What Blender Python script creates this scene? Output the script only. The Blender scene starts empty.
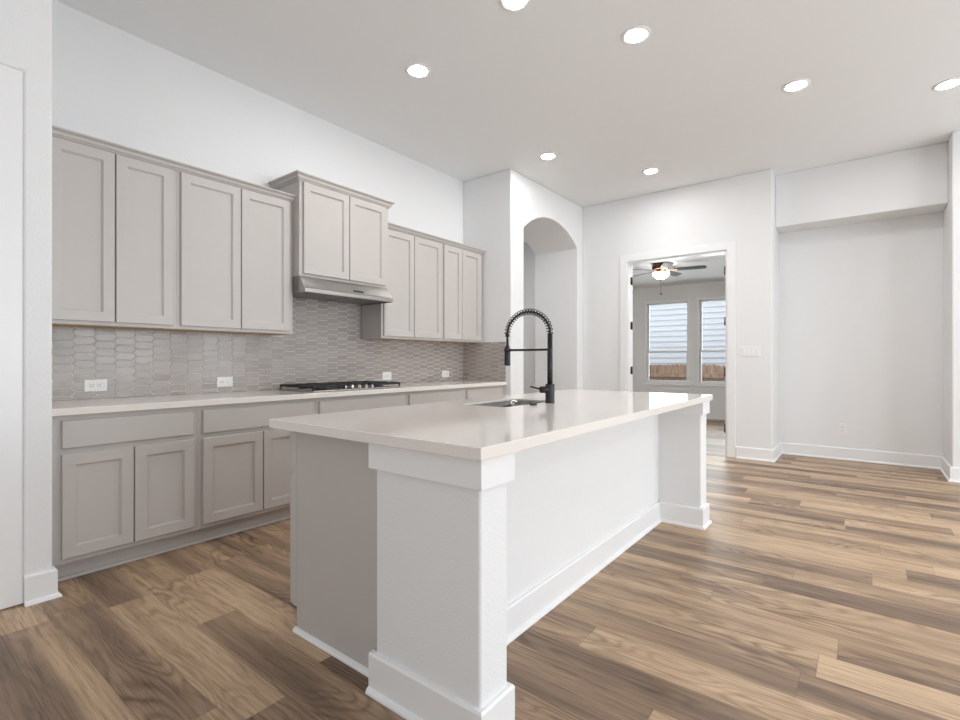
import bpy, bmesh, math, random
from mathutils import Vector, Matrix
random.seed(7)
S = bpy.context.scene
COL = S.collection
PI = math.pi

# ------------------------------------------------------------------ camera, world, daylight, exposure
cam_d = bpy.data.cameras.new('camera'); cam = bpy.data.objects.new('camera', cam_d); COL.objects.link(cam)
FPX = 495.0
THETA = math.atan(384.0 / FPX)
cam_d.sensor_width = 36.0; cam_d.lens = FPX / 960.0 * 36.0; cam_d.clip_start = 0.05
cam.location = (0, 0, 1.162); cam.rotation_euler = (PI / 2, 0, THETA - PI / 2)
S.camera = cam
S.view_settings.view_transform = 'Standard'; S.view_settings.look = 'None'
S.view_settings.gamma = 1.0; S.view_settings.use_curve_mapping = False
S.view_settings.exposure = 0.11
S.cycles.use_denoising = True
S.cycles.max_bounces = 10; S.cycles.diffuse_bounces = 6; S.cycles.glossy_bounces = 4
S.cycles.caustics_reflective = False; S.cycles.caustics_refractive = False
S.cycles.sample_clamp_indirect = 6.0

world = bpy.data.worlds.new('overcast_sky'); S.world = world; world.use_nodes = True
bg = world.node_tree.nodes['Background']
bg.inputs['Color'].default_value = (0.90, 0.945, 1.0, 1); bg.inputs['Strength'].default_value = 1.6

def daylight(name, loc, rot, sx, sy, power, color=(0.86, 0.94, 1.0)):
    d = bpy.data.lights.new(name, 'AREA'); d.shape = 'RECTANGLE'; d.size = sx; d.size_y = sy
    d.energy = power; d.color = color
    o = bpy.data.objects.new(name, d); COL.objects.link(o); o.location = loc; o.rotation_euler = rot
    return o
WIN_RIGHT = [(0.3, 2.1), (2.6, 4.4), (4.75, 6.15)]          # x ranges of the patio openings in the right wall
for a, b in WIN_RIGHT:
    daylight('daylight', ((a + b) / 2, -4.62, 1.3), (PI / 2, 0, 0), b - a, 2.3, (46 if a < 1 else 27) * (b - a))
FILL_BACK = (-3.0, 1.2)
daylight('daylight', (-3.62, (FILL_BACK[0] + FILL_BACK[1]) / 2, 1.4), (0, -PI / 2, 0), 2.2, FILL_BACK[1] - FILL_BACK[0], 16)  # added fill lamp behind the unseen back wall's opening

# ------------------------------------------------------------------ materials
def new_mat(name):
    m = bpy.data.materials.new(name); m.use_nodes = True
    return m, m.node_tree.nodes, m.node_tree.links, m.node_tree.nodes['Principled BSDF']

def noise_bump(n, l, p, scale, strength, dist=0.002, detail=3.0, stretch=None):
    tc = n.new('ShaderNodeTexCoord'); nz = n.new('ShaderNodeTexNoise')
    nz.inputs['Scale'].default_value = scale; nz.inputs['Detail'].default_value = detail
    if stretch:
        mp = n.new('ShaderNodeMapping'); mp.inputs['Scale'].default_value = stretch
        l.new(tc.outputs['Object'], mp.inputs['Vector']); l.new(mp.outputs[0], nz.inputs['Vector'])
    else:
        l.new(tc.outputs['Object'], nz.inputs['Vector'])
    b = n.new('ShaderNodeBump'); b.inputs['Strength'].default_value = strength; b.inputs['Distance'].default_value = dist
    l.new(nz.outputs['Fac'], b.inputs['Height']); l.new(b.outputs[0], p.inputs['Normal'])
    return nz

def paint(name, color, rough=0.5, bump=0.0, scale=150, var=0.0, spec=0.5):
    m, n, l, p = new_mat(name)
    p.inputs['Base Color'].default_value = (*color, 1); p.inputs['Roughness'].default_value = rough
    p.inputs['Specular IOR Level'].default_value = spec
    if bump:
        noise_bump(n, l, p, scale, bump)
    if var:
        tc = n.new('ShaderNodeTexCoord'); nz = n.new('ShaderNodeTexNoise'); nz.inputs['Scale'].default_value = 6
        l.new(tc.outputs['Object'], nz.inputs['Vector'])
        mx = n.new('ShaderNodeMix'); mx.data_type = 'RGBA'
        mx.inputs['A'].default_value = (*[c * (1 - var) for c in color], 1)
        mx.inputs['B'].default_value = (*[min(1, c * (1 + var)) for c in color], 1)
        l.new(nz.outputs['Fac'], mx.inputs['Factor']); l.new(mx.outputs['Result'], p.inputs['Base Color'])
    return m

def metal(name, color, rough=0.3, brushed=None):
    m, n, l, p = new_mat(name)
    p.inputs['Base Color'].default_value = (*color, 1); p.inputs['Metallic'].default_value = 1
    p.inputs['Roughness'].default_value = rough
    if brushed:
        noise_bump(n, l, p, 60, 0.12, 0.001, 2, brushed)
    return m

def emit(name, color, strength):
    m, n, l, p = new_mat(name)
    p.inputs['Base Color'].default_value = (*color, 1)
    p.inputs['Emission Color'].default_value = (*color, 1); p.inputs['Emission Strength'].default_value = strength
    return m

M = {}
M['wall'] = paint('white_wall_paint', (0.79, 0.795, 0.80), 0.65, 0.75, 130, 0.01, 0.3)
M['ceiling'] = paint('white_ceiling_paint', (0.85, 0.868, 0.88), 0.8, 0.25, 140, 0.01, 0.2)
M['trim'] = paint('white_trim_enamel', (0.83, 0.833, 0.84), 0.35, 0.0, 100, 0.005)
M['cabinet'] = paint('greige_cabinet_paint', (0.515, 0.485, 0.462), 0.42, 0.05, 60, 0.02)
M['cabinet_dark'] = paint('greige_cabinet_shadow_gap', (0.40, 0.38, 0.36), 0.5, 0.05, 60, 0.02)
M['underside'] = paint('raw_maple_underside', (0.50, 0.33, 0.17), 0.5, 0.1, 40, 0.12)
M['black'] = paint('matte_black_finish', (0.008, 0.009, 0.012), 0.42, 0.03, 80, 0.1)
M['castiron'] = paint('cast_iron', (0.010, 0.010, 0.011), 0.5, 0.2, 220, 0.1)
M['plastic'] = paint('white_outlet_plastic', (0.82, 0.82, 0.81), 0.3, 0.0, 50, 0.01)
M['slot'] = paint('dark_outlet_slot', (0.05, 0.05, 0.055), 0.5, 0.0, 50, 0.02)
M['steel'] = metal('brushed_stainless_steel', (0.45, 0.43, 0.415), 0.28, (1, 40, 40))
M['steel_sink'] = metal('satin_sink_steel', (0.24, 0.235, 0.23), 0.2, (30, 1, 30))
M['filter'] = metal('hood_filter_mesh', (0.32, 0.31, 0.30), 0.45, (30, 30, 1))
M['bronze'] = metal('oil_rubbed_bronze', (0.10, 0.055, 0.035), 0.35)
M['copper'] = metal('copper_fan_bracket', (0.55, 0.28, 0.16), 0.3)
M['lens'] = emit('downlight_lens', (1.0, 0.995, 0.985), 200.0)
M['bowl'] = emit('frosted_bowl_glow', (1.0, 0.97, 0.93), 26.0)
M['siding'] = paint('pale_lap_siding', (0.74, 0.75, 0.80), 0.6, 0.1, 50, 0.02)
M['ground'] = paint('dry_ground', (0.25, 0.22, 0.17), 0.9, 0.4, 12, 0.25)

def wood_mat(name, c1, c2, rough, stretch, scale=4):
    m, n, l, p = new_mat(name)
    tc = n.new('ShaderNodeTexCoord'); mp = n.new('ShaderNodeMapping'); mp.inputs['Scale'].default_value = stretch
    nz = n.new('ShaderNodeTexNoise'); nz.inputs['Scale'].default_value = scale; nz.inputs['Detail'].default_value = 6
    cr = n.new('ShaderNodeValToRGB')
    cr.color_ramp.elements[0].position = 0.3; cr.color_ramp.elements[0].color = (*c1, 1)
    cr.color_ramp.elements[1].position = 0.7; cr.color_ramp.elements[1].color = (*c2, 1)
    l.new(tc.outputs['Object'], mp.inputs[0]); l.new(mp.outputs[0], nz.inputs['Vector'])
    l.new(nz.outputs['Fac'], cr.inputs[0]); l.new(cr.outputs[0], p.inputs['Base Color'])
    p.inputs['Roughness'].default_value = rough
    return m
M['blade'] = wood_mat('dark_walnut_blade', (0.03, 0.025, 0.03), (0.06, 0.05, 0.05), 0.65, (8, 1, 8))
M['fence'] = wood_mat('cedar_fence', (0.22, 0.12, 0.075), (0.50, 0.33, 0.23), 0.8, (2, 9, 1), 3)

def quartz_mat():
    m, n, l, p = new_mat('white_quartz')
    tc = n.new('ShaderNodeTexCoord')
    a = n.new('ShaderNodeTexNoise'); a.inputs['Scale'].default_value = 260; a.inputs['Detail'].default_value = 2
    cr = n.new('ShaderNodeValToRGB')
    cr.color_ramp.elements[0].position = 0.30; cr.color_ramp.elements[0].color = (0.75, 0.705, 0.665, 1)
    cr.color_ramp.elements[1].position = 0.48; cr.color_ramp.elements[1].color = (0.79, 0.745, 0.705, 1)
    l.new(tc.outputs['Object'], a.inputs['Vector']); l.new(a.outputs['Fac'], cr.inputs[0])
    l.new(cr.outputs[0], p.inputs['Base Color'])
    p.inputs['Roughness'].default_value = 0.09
    return m
M['quartz'] = quartz_mat()

def tile_mat():
    m, n, l, p = new_mat('glossy_taupe_tile')
    tc = n.new('ShaderNodeTexCoord')
    at = n.new('ShaderNodeAttribute'); at.attribute_name = 'tile_tone'
    nz = n.new('ShaderNodeTexNoise'); nz.inputs['Scale'].default_value = 30; nz.inputs['Detail'].default_value = 3
    l.new(tc.outputs['Object'], nz.inputs['Vector'])
    ad = n.new('ShaderNodeMath'); ad.operation = 'MULTIPLY_ADD'
    l.new(nz.outputs['Fac'], ad.inputs[0]); ad.inputs[1].default_value = 0.35; l.new(at.outputs['Fac'], ad.inputs[2])
    cr = n.new('ShaderNodeValToRGB')
    cr.color_ramp.elements[0].position = 0.1; cr.color_ramp.elements[0].color = (0.335, 0.298, 0.275, 1)
    cr.color_ramp.elements[1].position = 1.2 / 1.4; cr.color_ramp.elements[1].color = (0.405, 0.364, 0.336, 1)
    l.new(ad.outputs[0], cr.inputs[0]); l.new(cr.outputs[0], p.inputs['Base Color'])
    p.inputs['Roughness'].default_value = 0.16
    n2 = n.new('ShaderNodeTexNoise'); n2.inputs['Scale'].default_value = 22
    l.new(tc.outputs['Object'], n2.inputs['Vector'])
    b = n.new('ShaderNodeBump'); b.inputs['Strength'].default_value = 0.25; b.inputs['Distance'].default_value = 0.003
    l.new(n2.outputs['Fac'], b.inputs['Height']); l.new(b.outputs[0], p.inputs['Normal'])
    return m
M['tile'] = tile_mat()
M['grout'] = paint('pale_grout', (0.80, 0.77, 0.735), 0.8, 0.2, 300, 0.02)

def floor_mat():
    m, n, l, p = new_mat('oak_plank_floor')
    def math_(op, a, b=None, c=None):
        k = n.new('ShaderNodeMath'); k.operation = op
        for i, v in enumerate((a, b, c)):
            if v is None: continue
            if isinstance(v, (int, float)): k.inputs[i].default_value = v
            else: l.new(v, k.inputs[i])
        return k.outputs[0]
    def comb(x, y, z=0.0):
        k = n.new('ShaderNodeCombineXYZ')
        for i, v in enumerate((x, y, z)):
            if isinstance(v, (int, float)): k.inputs[i].default_value = v
            else: l.new(v, k.inputs[i])
        return k.outputs[0]
    def white(v):
        k = n.new('ShaderNodeTexWhiteNoise'); k.noise_dimensions = '3D'; l.new(v, k.inputs['Vector']); return k
    def noise(v, scale, detail=4, rough=0.55, dist=0.0):
        k = n.new('ShaderNodeTexNoise'); k.inputs['Scale'].default_value = scale; k.inputs['Detail'].default_value = detail
        k.inputs['Roughness'].default_value = rough; k.inputs['Distortion'].default_value = dist
        l.new(v, k.inputs['Vector']); return k.outputs['Fac']
    def ramp(v, stops):
        k = n.new('ShaderNodeValToRGB'); e = k.color_ramp.elements
        while len(e) < len(stops): e.new(0.5)
        for i, (pos, c) in enumerate(stops):
            e[i].position = pos; e[i].color = (*c, 1)
        l.new(v, k.inputs[0]); return k.outputs[0]
    def mix(mode, fac, a, b):
        k = n.new('ShaderNodeMix'); k.data_type = 'RGBA'; k.blend_type = mode
        if isinstance(fac, (int, float)): k.inputs['Factor'].default_value = fac
        else: l.new(fac, k.inputs['Factor'])
        for nm, v in (('A', a), ('B', b)):
            if isinstance(v, tuple): k.inputs[nm].default_value = v
            else: l.new(v, k.inputs[nm])
        return k.outputs['Result']
    tc = n.new('ShaderNodeTexCoord'); sp = n.new('ShaderNodeSeparateXYZ'); l.new(tc.outputs['Object'], sp.inputs[0])
    x, y = sp.outputs[0], sp.outputs[1]
    W, L = 0.178, 1.22
    xr = math_('DIVIDE', math_('SUBTRACT', x, 0.41), W)
    row = math_('FLOOR', xr); fx = math_('FRACT', xr)
    w1 = white(comb(row, 3.7, 1.3))
    yr = math_('ADD', math_('DIVIDE', y, L), math_('MULTIPLY', w1.outputs['Value'], 7.0))
    j = math_('FLOOR', yr); fy = math_('FRACT', yr)
    w2 = white(comb(row, j, 0.5)); w3 = white(comb(row, j, 9.5))
    tone = w2.outputs['Value']; off = math_('MULTIPLY', w3.outputs['Value'], 40.0)
    # broad streaks along each plank, some planks darker down one side
    streak = noise(comb(math_('MULTIPLY', x, 9.0), math_('MULTIPLY', y, 0.7), off), 1.0, 3, 0.5)
    t = math_('ADD', math_('MULTIPLY', tone, 0.52), math_('MULTIPLY', math_('SUBTRACT', streak, 0.5), 1.5))
    t = math_('ADD', t, 0.24)
    base = ramp(t, [(0.05, (0.172, 0.116, 0.080)), (0.32, (0.285, 0.194, 0.128)), (0.58, (0.455, 0.318, 0.203)), (0.95, (0.585, 0.422, 0.276))])
    # growth rings: contour lines of a stretched field
    field = noise(comb(math_('MULTIPLY', x, 5.0), math_('MULTIPLY', y, 0.95), off), 1.0, 2, 0.45, 0.25)
    rings = math_('SINE', math_('MULTIPLY', field, 120.0))
    ringm = math_('MULTIPLY', math_('POWER', math_('MULTIPLY_ADD', rings, 0.5, 0.5), 2.2), 0.9)
    patch = noise(comb(math_('MULTIPLY', x, 3.0), math_('MULTIPLY', y, 1.2), math_('ADD', off, 5.0)), 1.0, 1)
    ringm = math_('MULTIPLY', ringm, math_('MULTIPLY', math_('MAXIMUM', math_('SUBTRACT', patch, 0.38), 0.0), 3.0))
    c = mix('MULTIPLY', ringm, base, (0.50, 0.44, 0.40, 1))
    fine = noise(comb(math_('MULTIPLY', x, 110.0), math_('MULTIPLY', y, 4.0), off), 1.0, 4, 0.7)
    grain = ramp(fine, [(0.34, (0.58, 0.55, 0.52)), (0.5, (0.98, 0.98, 0.98)), (0.68, (1.16, 1.16, 1.16))])
    c = mix('MULTIPLY', 0.85, c, grain)
    ex = math_('MINIMUM', fx, math_('SUBTRACT', 1.0, fx)); ey = math_('MINIMUM', fy, math_('SUBTRACT', 1.0, fy))
    gap = math_('MINIMUM', math_('MULTIPLY', ex, W), math_('MULTIPLY', ey, L))
    gapm = math_('SUBTRACT', 1.0, math_('MINIMUM', math_('DIVIDE', gap, 0.0016), 1.0))
    c = mix('MIX', math_('MULTIPLY', gapm, 0.6), c, (0.07, 0.048, 0.034, 1))
    l.new(c, p.inputs['Base Color'])
    p.inputs['Roughness'].default_value = 0.42
    p.inputs['Specular IOR Level'].default_value = 0.4
    b = n.new('ShaderNodeBump'); b.inputs['Strength'].default_value = 0.25; b.inputs['Distance'].default_value = 0.001
    l.new(math_('SUBTRACT', fine, math_('MULTIPLY', gapm, 1.0)), b.inputs['Height']); l.new(b.outputs[0], p.inputs['Normal'])
    return m
M['floor'] = floor_mat()

def glass_mat():
    m = bpy.data.materials.new('window_glass'); m.use_nodes = True
    n, l = m.node_tree.nodes, m.node_tree.links
    n.clear()
    out = n.new('ShaderNodeOutputMaterial'); mx = n.new('ShaderNodeMixShader'); fr = n.new('ShaderNodeFresnel')
    tr = n.new('ShaderNodeBsdfTransparent'); gl = n.new('ShaderNodeBsdfGlossy'); gl.inputs['Roughness'].default_value = 0.02
    tr.inputs['Color'].default_value = (0.96, 0.98, 0.97, 1); fr.inputs['IOR'].default_value = 1.45
    l.new(fr.outputs[0], mx.inputs[0]); l.new(tr.outputs[0], mx.inputs[1]); l.new(gl.outputs[0], mx.inputs[2])
    l.new(mx.outputs[0], out.inputs[0])
    return m
M['glass'] = glass_mat()

# ------------------------------------------------------------------ helpers
ORG = {}
def box(bm, x0, x1, y0, y1, z0, z1):
    v = [bm.verts.new((x, y, z)) for x in (x0, x1) for y in (y0, y1) for z in (z0, z1)]
    for f in ((0, 1, 3, 2), (4, 6, 7, 5), (0, 4, 5, 1), (2, 3, 7, 6), (0, 2, 6, 4), (1, 5, 7, 3)):
        bm.faces.new([v[i] for i in f])
    return v
def prism(bm, pts, axis, a, b):
    """extrude a 2D outline along an axis ('x': pts=(y,z); 'y': pts=(x,z); 'z': pts=(x,y))"""
    def P(p, t):
        return {'x': (t, p[0], p[1]), 'y': (p[0], t, p[1]), 'z': (p[0], p[1], t)}[axis]
    A = [bm.verts.new(P(p, a)) for p in pts]; B = [bm.verts.new(P(p, b)) for p in pts]
    bm.faces.new(A); bm.faces.new(list(reversed(B)))
    n = len(pts)
    for i in range(n):
        bm.faces.new([A[i], B[i], B[(i + 1) % n], A[(i + 1) % n]])
def sweep(bm, path, prof):
    """profile (outward, z) swept along plan path; outward lies to the right of the walking direction"""
    P = [Vector(p) for p in path]; n = len(P); rings = []
    for i in range(n):
        d0 = (P[i] - P[i - 1]).normalized() if i > 0 else None
        d1 = (P[i + 1] - P[i]).normalized() if i < n - 1 else None
        n0 = Vector((d0.y, -d0.x)) if d0 else None; n1 = Vector((d1.y, -d1.x)) if d1 else None
        if n0 is None: m = n1
        elif n1 is None: m = n0
        else:
            m = (n0 + n1).normalized(); m = m / max(0.2, m.dot(n0))
        rings.append([bm.verts.new((P[i].x + m.x * o, P[i].y + m.y * o, z)) for o, z in prof])
    k = len(prof)
    for i in range(n - 1):
        for q in range(k):
            bm.faces.new([rings[i][q], rings[i + 1][q], rings[i + 1][(q + 1) % k], rings[i][(q + 1) % k]])
    bm.faces.new(rings[0]); bm.faces.new(list(reversed(rings[-1])))
def tube(bm, pts, r, seg=12, cap=True):
    pts = [Vector(p) for p in pts]; rings = []; up = None
    for i, p in enumerate(pts):
        d = (pts[min(i + 1, len(pts) - 1)] - pts[max(i - 1, 0)]).normalized()
        if up is None:
            up = Vector((0, 0, 1)) if abs(d.z) < 0.9 else Vector((1, 0, 0))
        s = d.cross(up).normalized(); up = s.cross(d).normalized()
        rr = r[i] if isinstance(r, (list, tuple)) else r
        rings.append([bm.verts.new(p + (s * math.cos(2 * PI * k / seg) + up * math.sin(2 * PI * k / seg)) * rr) for k in range(seg)])
    for a, b in zip(rings, rings[1:]):
        for k in range(seg):
            f = bm.faces.new([a[k], a[(k + 1) % seg], b[(k + 1) % seg], b[k]]); f.smooth = True
    if cap:
        bm.faces.new(list(reversed(rings[0]))); bm.faces.new(rings[-1])
def lathe(bm, c, prof, seg=32, smooth=True):
    rings = []
    for r, z in prof:
        rings.append([bm.verts.new((c[0] + r * math.cos(2 * PI * k / seg), c[1] + r * math.sin(2 * PI * k / seg), z)) for k in range(seg)] if r > 1e-6
                     else [bm.verts.new((c[0], c[1], z))])
    for a, b in zip(rings, rings[1:]):
        for k in range(seg):
            q = [a[k % len(a)], a[(k + 1) % len(a)], b[(k + 1) % len(b)], b[k % len(b)]]
            u = []
            for v in q:
                if v not in u: u.append(v)
            if len(u) > 2:
                f = bm.faces.new(u); f.smooth = smooth
    for rg, rev in ((rings[0], False), (rings[-1], True)):
        if len(rg) > 2: bm.faces.new(list(reversed(rg)) if rev else rg)
def obj(name, bm, mat, parent=None, bevel=0.0, seg=2, angle=40):
    bmesh.ops.recalc_face_normals(bm, faces=bm.faces[:])
    if parent is not None:
        o0 = ORG[parent.name]
        bmesh.ops.translate(bm, verts=bm.verts[:], vec=-o0)
    me = bpy.data.meshes.new(name); bm.to_mesh(me); bm.free()
    o = bpy.data.objects.new(name, me); COL.objects.link(o)
    for mm in (mat if isinstance(mat, list) else [mat]): me.materials.append(mm)
    if parent is not None: o.parent = parent
    ORG[o.name] = Vector((0, 0, 0)) if parent is None else ORG[parent.name]
    if bevel:
        b = o.modifiers.new('soft_edges', 'BEVEL'); b.width = bevel; b.segments = seg; b.limit_method = 'ANGLE'
        b.angle_limit = math.radians(angle)
        b.harden_normals = False
    return o
def boxo(name, dims, mat, parent=None, bevel=0.0, seg=2):
    bm = bmesh.new(); box(bm, *dims); return obj(name, bm, mat, parent, bevel, seg)
def thing(name, loc, label, cat, group=None):
    o = bpy.data.objects.new(name, None); COL.objects.link(o); o.location = loc; o.empty_display_size = 0.1
    ORG[o.name] = Vector(loc); o['label'] = label; o['category'] = cat
    if group: o['group'] = group
    return o
def tag(o, label, cat, group=None):
    o['label'] = label; o['category'] = cat
    if group: o['group'] = group
    return o
def centre(o):
    """move a top-level mesh's origin to the base of its bounds"""
    vs = [v.co for v in o.data.vertices]
    c = Vector(((min(v.x for v in vs) + max(v.x for v in vs)) / 2, (min(v.y for v in vs) + max(v.y for v in vs)) / 2, min(v.z for v in vs)))
    o.data.transform(Matrix.Translation(-c)); o.location = c; ORG[o.name] = c
    return o
def struct(o):
    o['kind'] = 'structure'; return o

# ------------------------------------------------------------------ room shell
H = 3.35
YK, YL = 3.89, 3.144            # kitchen wall, near left wall face
XR, XF = 4.68, 6.51             # return wall face, far wall face
XB, YR = -3.5, -4.5             # unseen back and right walls
bm = bmesh.new(); box(bm, XB - 0.2, 11.2, YR - 0.2, 5.75, -0.12, 0.0); struct(obj('floor', bm, M['floor']))
bm = bmesh.new(); box(bm, XB - 0.2, XF, YR - 0.2, YK, H, H + 0.15); box(bm, XF, 7.35, YR - 0.2, 3.3, H, H + 0.15)
struct(obj('ceiling', bm, M['ceiling']))
# near left wall with a door opening
DZ, DX0, DX1 = 2.53, -0.36, 0.526
bm = bmesh.new()
prism(bm, [(XB, 0), (DX0, 0), (DX0, DZ), (DX1, DZ), (DX1, 0), (0.634, 0), (0.634, H), (XB, H)], 'y', YL, YK + 0.15)
struct(obj('wall_left', bm, M['wall'], None, 0.012, 3))
bm = bmesh.new(); box(bm, DX0, DX1, YL + 0.005, YL + 0.05, 0.008, DZ)
struct(obj('door_1', bm, M['trim'], None, 0.004))
bm = bmesh.new(); box(bm, 0.60, XR + 0.1, YK, YK + 0.15, 0, H); struct(obj('wall_kitchen', bm, M['wall']))
# block with the deep arched passage; its near face is the return wall
AX0, AX1, ASP, ARISE = 4.955, 6.345, 2.73, 0.25
R = ((AX1 - AX0) ** 2 / 4 + ARISE ** 2) / (2 * ARISE); cx, cz = (AX0 + AX1) / 2, ASP + ARISE - R
a0 = math.atan2(ASP - cz, AX0 - cx); a1 = math.atan2(ASP - cz, AX1 - cx)
arch = [(cx + R * math.cos(a0 + (a1 - a0) * k / 32), cz + R * math.sin(a0 + (a1 - a0) * k / 32)) for k in range(33)]
bm = bmesh.new()
prism(bm, [(XR, 0), (AX0, 0)] + arch + [(AX1, 0), (6.66, 0), (6.66, H), (XR, H)], 'y', 3.185, YK)
struct(obj('wall_arch', bm, M['wall'], None, 0.012, 3, 50))
# room seen past the arch
bm = bmesh.new(); box(bm, 4.0, 6.66, 5.6, 5.72, 0, 3.0); box(bm, 4.0, 4.12, YK + 0.15, 5.6, 0, 3.0); box(bm, 6.55, 6.66, YK, 5.6, 0, 3.0)
struct(obj('wall_hall', bm, M['wall']))
bm = bmesh.new(); box(bm, 4.0, 6.66, YK + 0.15, 5.72, 3.0, 3.1); box(bm, 4.78, 6.66, YK, YK + 0.15, 3.0, 3.1); struct(obj('ceiling_hall', bm, M['ceiling']))
# far wall with the wide door opening to the study
OY0, OY1, OZ = 1.300, 2.530, 2.48
NY0, NY1 = -0.665, 0.830
bm = bmesh.new()
prism(bm, [(NY1, 0), (OY0, 0), (OY0, OZ), (OY1, OZ), (OY1, 0), (3.185, 0), (3.185, H), (NY1, H)], 'x', XF, XF + 0.14)
struct(obj('wall_far', bm, M['wall'], None, 0.012, 3))
# recessed niche right of it
bm = bmesh.new()
box(bm, 7.17, 7.29, NY0 - 0.2, NY1 + 0.12, 0, H); box(bm, XF + 0.14, 7.17, NY1, NY1 + 0.12, 0, H)
struct(obj('wall_niche', bm, M['wall']))
bm = bmesh.new(); box(bm, 6.785, 7.17, NY0, NY1, 2.735, H); struct(obj('wall_header', bm, M['wall'], None, 0.008, 2))
bm = bmesh.new(); box(bm, XF, 7.30, YR, NY0, 0, H); struct(obj('wall_pier', bm, M['wall'], None, 0.012, 3))
# unseen right wall with patio openings and back wall with a wide opening added to feed light
bm = bmesh.new(); xs = [XB] + [v for w in WIN_RIGHT for v in w] + [7.3]
for i in range(0, len(xs), 2): box(bm, xs[i], xs[i + 1], YR - 0.15, YR, 0, H)
for a, b in WIN_RIGHT: box(bm, a, b, YR - 0.15, YR, 2.45, H); box(bm, a, b, YR - 0.15, YR, 0, 0.12)
struct(obj('wall_right', bm, M['wall']))
bm = bmesh.new(); box(bm, XB - 0.15, XB, YR, FILL_BACK[0], 0, H); box(bm, XB - 0.15, XB, FILL_BACK[1], YL + 0.1, 0, H)
box(bm, XB - 0.15, XB, FILL_BACK[0], FILL_BACK[1], 2.5, H); box(bm, XB - 0.15, XB, FILL_BACK[0], FILL_BACK[1], 0, 0.3)
struct(obj('wall_back', bm, M['wall']))

# study beyond the door
XS, SH, SY0, SY1 = 10.5, 2.70, 1.0, 5.6
WINS = [(2.785, 3.70), (1.72, 2.645)]; WZ0, WZ1 = 0.655, 2.40
bm = bmesh.new()
box(bm, XS, XS + 0.14, SY0, WINS[1][0], 0, SH); box(bm, XS, XS + 0.14, WINS[1][1], WINS[0][0], 0, SH); box(bm, XS, XS + 0.14, WINS[0][1], SY1, 0, SH)
for a, b in WINS: box(bm, XS, XS + 0.14, a, b, 0, WZ0); box(bm, XS, XS + 0.14, a, b, WZ1, SH)
box(bm, XF + 0.14, XS + 0.14, SY0 - 0.12, SY0, 0, SH); box(bm, XF + 0.14, XS + 0.14, SY1, SY1 + 0.12, 0, SH)
box(bm, XF + 0.14, XF + 0.16, 3.2, SY1, 0, SH)
struct(obj('wall_study', bm, M['wall']))
bm = bmesh.new(); box(bm, XF + 0.14, XS + 0.14, SY0 - 0.12, SY1 + 0.12, SH, SH + 0.12); struct(obj('ceiling_study', bm, M['ceiling']))
def window(i, y0, y1):
    x = XS
    bm = bmesh.new(); t = 0.042                                    # frame with casing-free drywall reveal
    box(bm, x + 0.004, x + 0.12, y0, y0 + t, WZ0, WZ1); box(bm, x + 0.004, x + 0.12, y1 - t, y1, WZ0, WZ1)
    box(bm, x + 0.004, x + 0.12, y0 + t, y1 - t, WZ1 - t, WZ1); box(bm, x + 0.004, x + 0.12, y0 + t, y1 - t, WZ0, WZ0 + t)
    w = struct(obj('window_%d' % i, bm, M['trim'], None, 0.004))
    zm = 1.33
    for nm, za, zb, xo in (('upper_sash', zm - 0.02, WZ1 - t, 0.085), ('lower_sash', WZ0 + t, zm + 0.025, 0.05)):
        bm = bmesh.new(); s = 0.032; a, b = y0 + t, y1 - t
        box(bm, x + xo, x + xo + 0.03, a, a + s, za, zb); box(bm, x + xo, x + xo + 0.03, b - s, b, za, zb)
        box(bm, x + xo, x + xo + 0.03, a + s, b - s, za, za + s + 0.01); box(bm, x + xo, x + xo + 0.03, a + s, b - s, zb - s, zb)
        sa = obj(nm, bm, M['trim'], w, 0.003)
        boxo('pane', (x + xo + 0.012, x + xo + 0.016, a + s, b - s, za + s + 0.01, zb - s), M['glass'], sa)
    boxo('sill', (x - 0.045, x + 0.004, y0 - 0.04, y1 + 0.04, WZ0 - 0.022, WZ0), M['trim'], w, 0.004)
    boxo('apron', (x - 0.014, x, y0 - 0.03, y1 + 0.03, WZ0 - 0.10, WZ0 - 0.022), M['trim'], w, 0.003)
for i, (a, b) in enumerate(WINS): window(i + 1, a, b)

# baseboards: flat board, eased top, shoe moulding at the floor
BB = [(0, 0), (0.030, 0), (0.029, 0.008), (0.024, 0.016), (0.016, 0.020), (0.016, 0.130), (0.011, 0.138), (-0.004, 0.138)]
def baseboard(name, path):
    bm = bmesh.new(); sweep(bm, path, BB); return struct(obj(name, bm, M['trim']))
baseboard('baseboard_left', [(DX1 + 0.002, YL), (0.634, YL), (0.634, YL + 0.10)])
baseboard('baseboard_arch', [(XR, 3.24), (XR, 3.185), (AX0, 3.185), (AX0, YK)])
baseboard('baseboard_arch_right', [(AX1, YK), (AX1, 3.185), (XF, 3.185), (XF, OY1 + 0.10)])
baseboard('baseboard_niche', [(XF, OY0 - 0.10), (XF, NY1), (7.17, NY1), (7.17, NY0), (XF, NY0), (XF, -4.5)])
baseboard('baseboard_study', [(XS, SY1), (XS, SY0)])
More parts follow.
